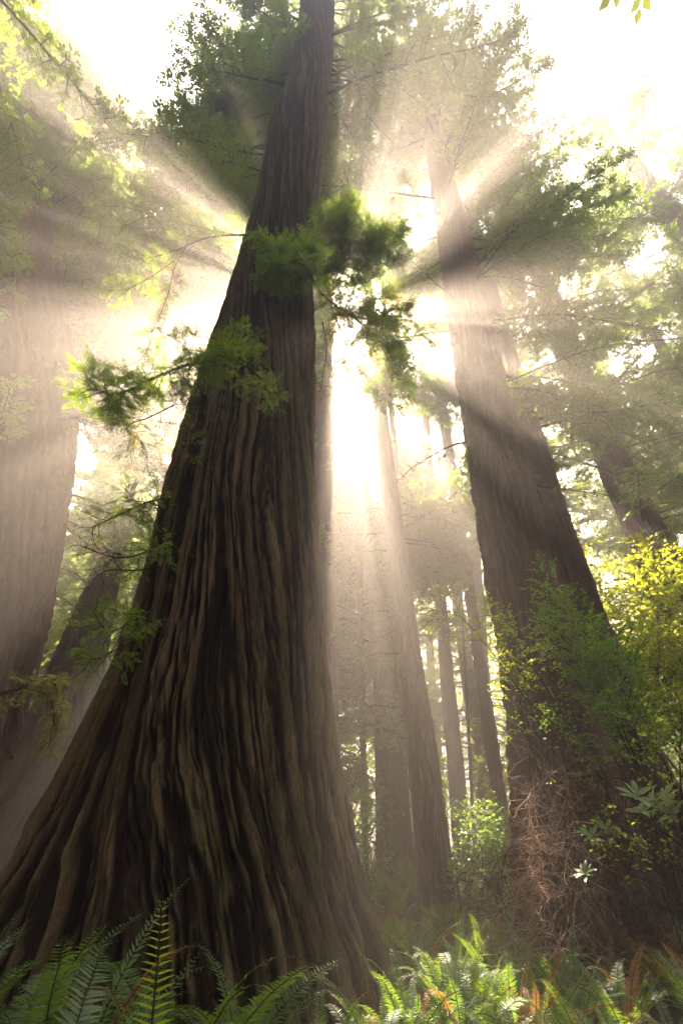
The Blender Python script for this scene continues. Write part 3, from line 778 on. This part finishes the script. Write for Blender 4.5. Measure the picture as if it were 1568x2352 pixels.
# fern beds
rg = random.Random(9)
def trunk_free(x, y):
    for tx, ty, tr in ((-2.3, 8, 3.3), (4.8, 10.5, 1.9), (3.0, 17, .9), (2.7, 27, 1.3), (7.6, 13.5, 1.2), (-9.5, 13.5, 2.6), (-12, 20, 1.8)):
        if math.hypot(x - tx, y - ty) < tr: return False
    return True
def in_view(x, y, z):
    d = np.array((x, y, z - CAMZ)); c = np.array((d[0], d[1] * CP + d[2] * SP, -d[1] * SP + d[2] * CP))
    if c[1] < .5: return False
    return abs(c[0] / c[1] * FPX) < 850 and abs(c[2] / c[1] * FPX) < 1260
FERN_N = 0
pts = []
for k in range(9000):
    if FERN_N >= 230: break
    y = rg.uniform(4.5, 26) if rg.random() < .75 else rg.uniform(4.5, 12); x = rg.uniform(-.1, .68) * y + .1
    if not trunk_free(x, y) or not in_view(x, y, .9): continue
    mn = .34 + .016 * y
    if any(math.hypot(x - a, y - b) < mn for a, b in pts): continue
    pts.append((x, y)); FERN_N += 1
    r_ = rg.random()
    if r_ < .10: lb, gp = 'rusty brown fern among the green ones of the clearing', 'rusty ferns of the clearing'
    elif y < 7.5: lb, gp = 'large green fern at the front of the clearing\'s fern bed', 'large ferns at the front of the bed'
    elif math.hypot(x - 4.8, y - 10.5) < 4: lb, gp = 'fern crowding the foot of the massive twiggy redwood', 'ferns at the massive redwood\'s foot'
    elif y < 13: lb, gp = 'fern in the middle of the bed between great tree and twiggy redwood', 'ferns in the middle of the bed'
    elif math.hypot(x - 3, y - 17) < 4: lb, gp = 'small looking fern round the foot of the slim pale trunk', 'ferns round the slim pale trunk'
    else: lb, gp = 'distant fern at the back of the bed before the reddish trunk', 'ferns at the back of the bed'
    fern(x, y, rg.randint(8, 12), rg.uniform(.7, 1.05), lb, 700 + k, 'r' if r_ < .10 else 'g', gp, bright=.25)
cnt = 0
for k in range(4000):
    if cnt >= 46: break
    y = rg.uniform(9, 22); x = rg.uniform(-.78, -.42) * y
    if not trunk_free(x, y) or not in_view(x, y, .9): continue
    if any(math.hypot(x - a, y - b) < .6 for a, b in pts): continue
    pts.append((x, y)); cnt += 1
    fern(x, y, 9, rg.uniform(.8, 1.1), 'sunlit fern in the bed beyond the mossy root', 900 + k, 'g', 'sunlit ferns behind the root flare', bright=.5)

# ------------------------------------------------------------------ shrubs
LEAF_OV = (np.array([(0, 0, 0), (.35, -.30, .04), (.35, .30, .04), (1, 0, -.04), (.8, .22, 0), (.8, -.22, 0)]), np.array([(0, 1, 5, 2), (1, 5, 4, 2)]))
LEAF_OV = (np.array([(0, -.02, 0), (0, .02, 0), (.3, -.30, .05), (.3, .30, .05), (.7, -.27, .03), (.7, .27, .03), (1, -.03, -.05), (1, .03, -.05)]), np.array([(0, 2, 3, 1), (2, 4, 5, 3), (4, 6, 7, 5)]))
def shrub(name, label, stems, mat, size, seed, sec_n=22, sec_len=1.2, ter_n=8, ter_len=.4, gap=.05, r0=.02, flat=.45, leafy=1.0, cat='shrub', bark_m='twig', droop=0.0, start=.2, base=None, tmpl=LEAF_OV, taper=.45, wob=.12):
    b = base if base is not None else stems[0][0]
    b = at(*b)
    root = thing(name, tuple(float(c) for c in b), label, cat)
    for k, st in enumerate(stems):
        rg = random.Random(seed * 31 + k)
        mb = MB()
        grow(mb, px_path(st, 14), r0, rg, sec_n, sec_len, ter_n, ter_len, gap, tmpl, size, droop=droop, flat=flat, start=start, tip_r=.003, wob=wob, sides=6, leafy=leafy, taper=taper, normal_jit=.6)
        for q in range(len(mb.v)): mb.v[q] = mb.v[q] - b
        mb.build('stem', [M[bark_m], M[mat]], root)
    return root
# yellow maple at the right edge
shrub('vine_maple', 'tall yellow-green maple glowing at the right edge beyond the redwoods',
      [[(1620, 1850, 15), (1540, 1700, 15), (1470, 1560, 15.3), (1400, 1440, 15.6), (1350, 1370, 15.8)], [(1620, 1850, 15), (1550, 1640, 14.6), (1500, 1480, 14.5), (1450, 1340, 14.5)],
       [(1620, 1850, 15), (1570, 1660, 15), (1540, 1500, 15), (1520, 1370, 15), (1500, 1310, 15)], [(1620, 1850, 15), (1600, 1650, 14.5), (1590, 1480, 14.5), (1570, 1340, 14.5)],
       [(1620, 1850, 15), (1500, 1700, 14.5), (1440, 1600, 14.5), (1380, 1520, 14.5)], [(1620, 1850, 15), (1560, 1720, 14), (1530, 1620, 14), (1480, 1500, 14)]],
      'maple_yellow', .125, 3, sec_n=40, sec_len=2.9, ter_n=11, ter_len=.85, gap=.085, r0=.04)
shrub('huckleberry', 'deep green bush hanging over the massive redwood bark',
      [[(1500, 1850, 8.2), (1440, 1700, 8.4), (1380, 1560, 8.5), (1310, 1420, 8.6), (1250, 1340, 8.6)], [(1500, 1850, 8.2), (1400, 1640, 8.4), (1330, 1520, 8.5), (1260, 1440, 8.6)],
       [(1500, 1850, 8.2), (1450, 1650, 8.2), (1400, 1520, 8.3), (1350, 1420, 8.4)], [(1500, 1850, 8.2), (1470, 1740, 8.2), (1440, 1620, 8.2), (1420, 1530, 8.2)]],
      'huckle', .050, 4, sec_n=40, sec_len=1.1, ter_n=11, ter_len=.34, gap=.032, r0=.02)
shrub('vine_maple', 'light airy maple branch reaching over the pale gap',
      [[(1330, 1700, 8.6), (1220, 1620, 8.4), (1130, 1500, 8.3), (1060, 1420, 8.2), (990, 1400, 8.2)], [(1330, 1700, 8.6), (1240, 1560, 8.4), (1180, 1460, 8.3), (1110, 1400, 8.3)]],
      'maple', .055, 5, sec_n=24, sec_len=.9, ter_n=7, ter_len=.3, gap=.05, r0=.013, leafy=.9)
shrub('huckleberry', 'small green bush climbing the left edge of the twiggy trunk',
      [[(1240, 1780, 8.9), (1200, 1650, 8.8), (1190, 1560, 8.8), (1170, 1500, 8.8)], [(1240, 1780, 8.9), (1270, 1700, 8.7), (1290, 1650, 8.6), (1260, 1580, 8.6)],
       [(1240, 1850, 8.9), (1290, 1780, 8.6), (1330, 1740, 8.5), (1300, 1690, 8.5)]],
      'huckle', .045, 6, sec_n=16, sec_len=.7, ter_n=7, ter_len=.3, gap=.05, r0=.012)
shrub('huckleberry', 'dark leafy thicket along the lower right edge',
      [[(1560, 2080, 7.0), (1540, 1960, 6.9), (1520, 1880, 6.8), (1540, 1800, 6.8)], [(1560, 2080, 7.0), (1500, 1990, 6.9), (1440, 1950, 6.8), (1400, 1930, 6.8)], [(1570, 1950, 7), (1545, 1800, 6.6), (1500, 1700, 6.6), (1480, 1640, 6.6)],
       [(1570, 1900, 7), (1560, 1760, 6.6), (1565, 1660, 6.6), (1560, 1600, 6.6)]],
      'maple', .045, 7, sec_n=18, sec_len=.7, ter_n=6, ter_len=.3, gap=.06, r0=.014, leafy=.8)
# rhododendron whorls
RH = (np.array([(0, -.03, 0), (0, .03, 0), (.35, -.13, .05), (.35, .13, .05), (.75, -.12, .04), (.75, .12, .04), (1, -.02, -.03), (1, .02, -.03)]), np.array([(0, 2, 3, 1), (2, 4, 5, 3), (4, 6, 7, 5)]))
def rhodo(label, base, whorls, seed, size=.19):
    rg = random.Random(seed); b = at(*base)
    root = thing('rhododendron', tuple(float(c) for c in b), label, 'shrub')
    st = MB(); lf = MB()
    for w in whorls:
        p = at(*w); mid = (b + p) / 2 + np.array((rg.gauss(0, .08), rg.gauss(0, .08), .05))
        st.tube(smooth_path([b - b, mid - b, p - b], 8), .010, .005, 5)
        pos, xd, zd = [], [], []
        ax = unit(np.array((rg.gauss(0, .4), -.5 + rg.gauss(0, .3), .7)))
        u = unit(np.cross(ax, (0, 0, 1))); v = np.cross(ax, u); n = rg.randint(9, 12)
        for i in range(n):
            a = 2 * math.pi * i / n + rg.gauss(0, .12); d = u * math.cos(a) + v * math.sin(a) + ax * rg.uniform(.05, .6)
            pos.append(p - b + ax * rg.uniform(-.02, .02)); xd.append(d); zd.append(ax)
        lf.scatter(RH[0], RH[1], pos, xd, zd, [size * rg.uniform(.75, 1.1) for _ in pos])
    st.build('stem', [M['twig']], root); lf.build('leaves', [M['rhodo']], root)
    return root
rhodo('rhododendron with large pale leaves by the right edge below the maple', (1590, 1960, 6.6), [(1460, 1830, 6.3), (1500, 1850, 6.3), (1475, 1865, 6.2), (1530, 1835, 6.3), (1545, 1870, 6.3)], 1)
rhodo('rhododendron sprig with soft green leaves over the tangled twigs', (1440, 2000, 7.2), [(1390, 1905, 7.0), (1355, 1925, 7.0), (1420, 1915, 7.0)], 2, .17)
rhodo('single bright star of leaves low on the twiggy trunk', (1390, 2120, 7.2), [(1345, 2010, 7.0)], 3, .17)
# bare twig tangle
def tangle(label, seeds, n, pal, L=(.5, 1.3), name='dead_brush', r=.006, droop=.06):
    rg = random.Random(n + int(seeds[0][0])); b = at(*seeds[0])
    mb = MB()
    for i in range(n):
        s = seeds[rg.randrange(len(seeds))]
        p = at(s[0] + rg.gauss(0, 22), s[1] + rg.gauss(0, 45), s[2] + rg.gauss(0, .15)) - b
        d = np.array((rg.gauss(-.25, .8), rg.gauss(-.35, .4), rg.gauss(.0, .7)))
        c = curve(p, d, rg.uniform(*L), 9, droop * .6, .15, rg)
        mb.tube(c, r * rg.uniform(.6, 1.3), r * .3, 4)
        for q in range(rg.randint(2, 5)):
            j = rg.randrange(2, 8); c2 = curve(c[j], unit(c[j + 1] - c[j]) + np.array((rg.gauss(0, .7), rg.gauss(0, .7), rg.gauss(0, .7))), rg.uniform(.15, .45), 5, droop, .3, rg)
            mb.tube(c2, r * .5, r * .2, 3)
    o = mb.build(name, [M[pal]]); o.location = b
    return tag(o, label, 'brush')
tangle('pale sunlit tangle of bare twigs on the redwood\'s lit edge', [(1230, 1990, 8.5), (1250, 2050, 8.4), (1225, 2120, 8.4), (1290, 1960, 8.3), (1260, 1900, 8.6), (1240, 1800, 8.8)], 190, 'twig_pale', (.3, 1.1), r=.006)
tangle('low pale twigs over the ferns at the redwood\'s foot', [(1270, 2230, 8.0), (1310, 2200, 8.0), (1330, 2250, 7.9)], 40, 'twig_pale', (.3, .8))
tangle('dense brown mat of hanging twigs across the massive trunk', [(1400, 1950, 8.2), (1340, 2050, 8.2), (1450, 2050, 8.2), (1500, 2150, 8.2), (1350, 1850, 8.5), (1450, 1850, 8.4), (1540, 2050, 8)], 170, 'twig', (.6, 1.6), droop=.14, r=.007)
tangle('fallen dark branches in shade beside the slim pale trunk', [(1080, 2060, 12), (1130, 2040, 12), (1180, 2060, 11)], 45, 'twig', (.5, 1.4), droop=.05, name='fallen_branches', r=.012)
# understory brush
def brush(name, label, cx, cy_, w, h, Y, seed, mat, n=7, size=.07, leafy=1.0, sec=1.1, gap=.07):
    rg = random.Random(seed); p0 = at(cx, cy_, Y); gz = float(ground_z(p0[0], Y)); b = np.array((p0[0], Y, gz))
    mb = MB(); W = w / FPX * depth(cy_, Y); H = max(1.0, at(cx, cy_ - h / 2, Y)[2] - gz)
    for i in range(n):
        s = np.array((rg.uniform(-.5, .5) * W * .6, rg.gauss(0, .4), 0)); tp = np.array((rg.uniform(-.5, .5) * W, rg.gauss(0, .6), H * rg.uniform(.55, 1)))
        grow(mb, smooth_path([s, (s + tp) / 2 + np.array((rg.gauss(0, .15), 0, .1)), tp], 8), .015, rg, 14, sec, 6, .4, gap, LEAF_OV, size, droop=.02, flat=.3, start=.15, tip_r=.004, leafy=leafy, sides=4)
    o = mb.build(name, [M['twig'], M[mat]]); o.location = b
    return tag(o, label, 'shrub')
brush('huckleberry', 'shady green bush tucked beside the great trunk\'s base edge', 825, 1950, 110, 260, 15, 1, 'huckle', 9, .08)
brush('huckleberry', 'brush between the dark thin trunk and the golden trunk', 1105, 1960, 150, 230, 22, 2, 'huckle', 12, .11, gap=.1)
brush('huckleberry', 'lit brush at the foot of the golden trunk', 1175, 1930, 120, 220, 26, 3, 'maple', 12, .12, gap=.1)
brush('huckleberry', 'dark bushes in shade right of the slim pale trunk', 1120, 2030, 170, 150, 16, 4, 'huckle', 10, .08)
brush('huckleberry', 'sunny yellow brush far between reddish and golden trunks', 1090, 1820, 200, 180, 36, 5, 'maple', 14, .16, sec=1.6, gap=.14)
brush('huckleberry', 'pale brush glimpsed between the hazy trunks by the mossy arch', 50, 1850, 200, 330, 24, 6, 'maple', 14, .14, sec=1.5, gap=.12)
brush('huckleberry', 'bright bush against light just past the great tree\'s bark', 805, 1800, 80, 200, 30, 7, 'maple', 10, .14, sec=1.4, gap=.12)
brush('huckleberry', 'golden thicket beyond the leaning redwood', 1480, 1700, 300, 600, 22, 8, 'maple_yellow', 18, .13, sec=1.8, gap=.11)

# ------------------------------------------------------------------ the air
def haze():
    m = bpy.data.materials.new('haze'); m.use_nodes = True
    t = m.node_tree; t.nodes.clear()
    out = t.nodes.new('ShaderNodeOutputMaterial'); v = t.nodes.new('ShaderNodeVolumePrincipled')
    v.inputs['Color'].default_value = (0.95, 0.89, 0.85, 1); v.inputs['Density'].default_value = HAZE_DENSITY
    v.inputs['Anisotropy'].default_value = 0.63
    t.links.new(v.outputs[0], out.inputs['Volume'])
    x0, x1, y0, y1, z0, z1 = -135, 135, -135, 135, -3, 56
    V = np.array([(x, y, z) for x in (x0, x1) for y in (y0, y1) for z in (z0, z1)], float)
    F = np.array([(0, 1, 3, 2), (4, 6, 7, 5), (0, 4, 5, 1), (2, 3, 7, 6), (0, 2, 6, 4), (1, 5, 7, 3)])
    mb = MB(); mb.add(V, F)
    return tag(mb.build('haze', [m]), kind='stuff')
haze()
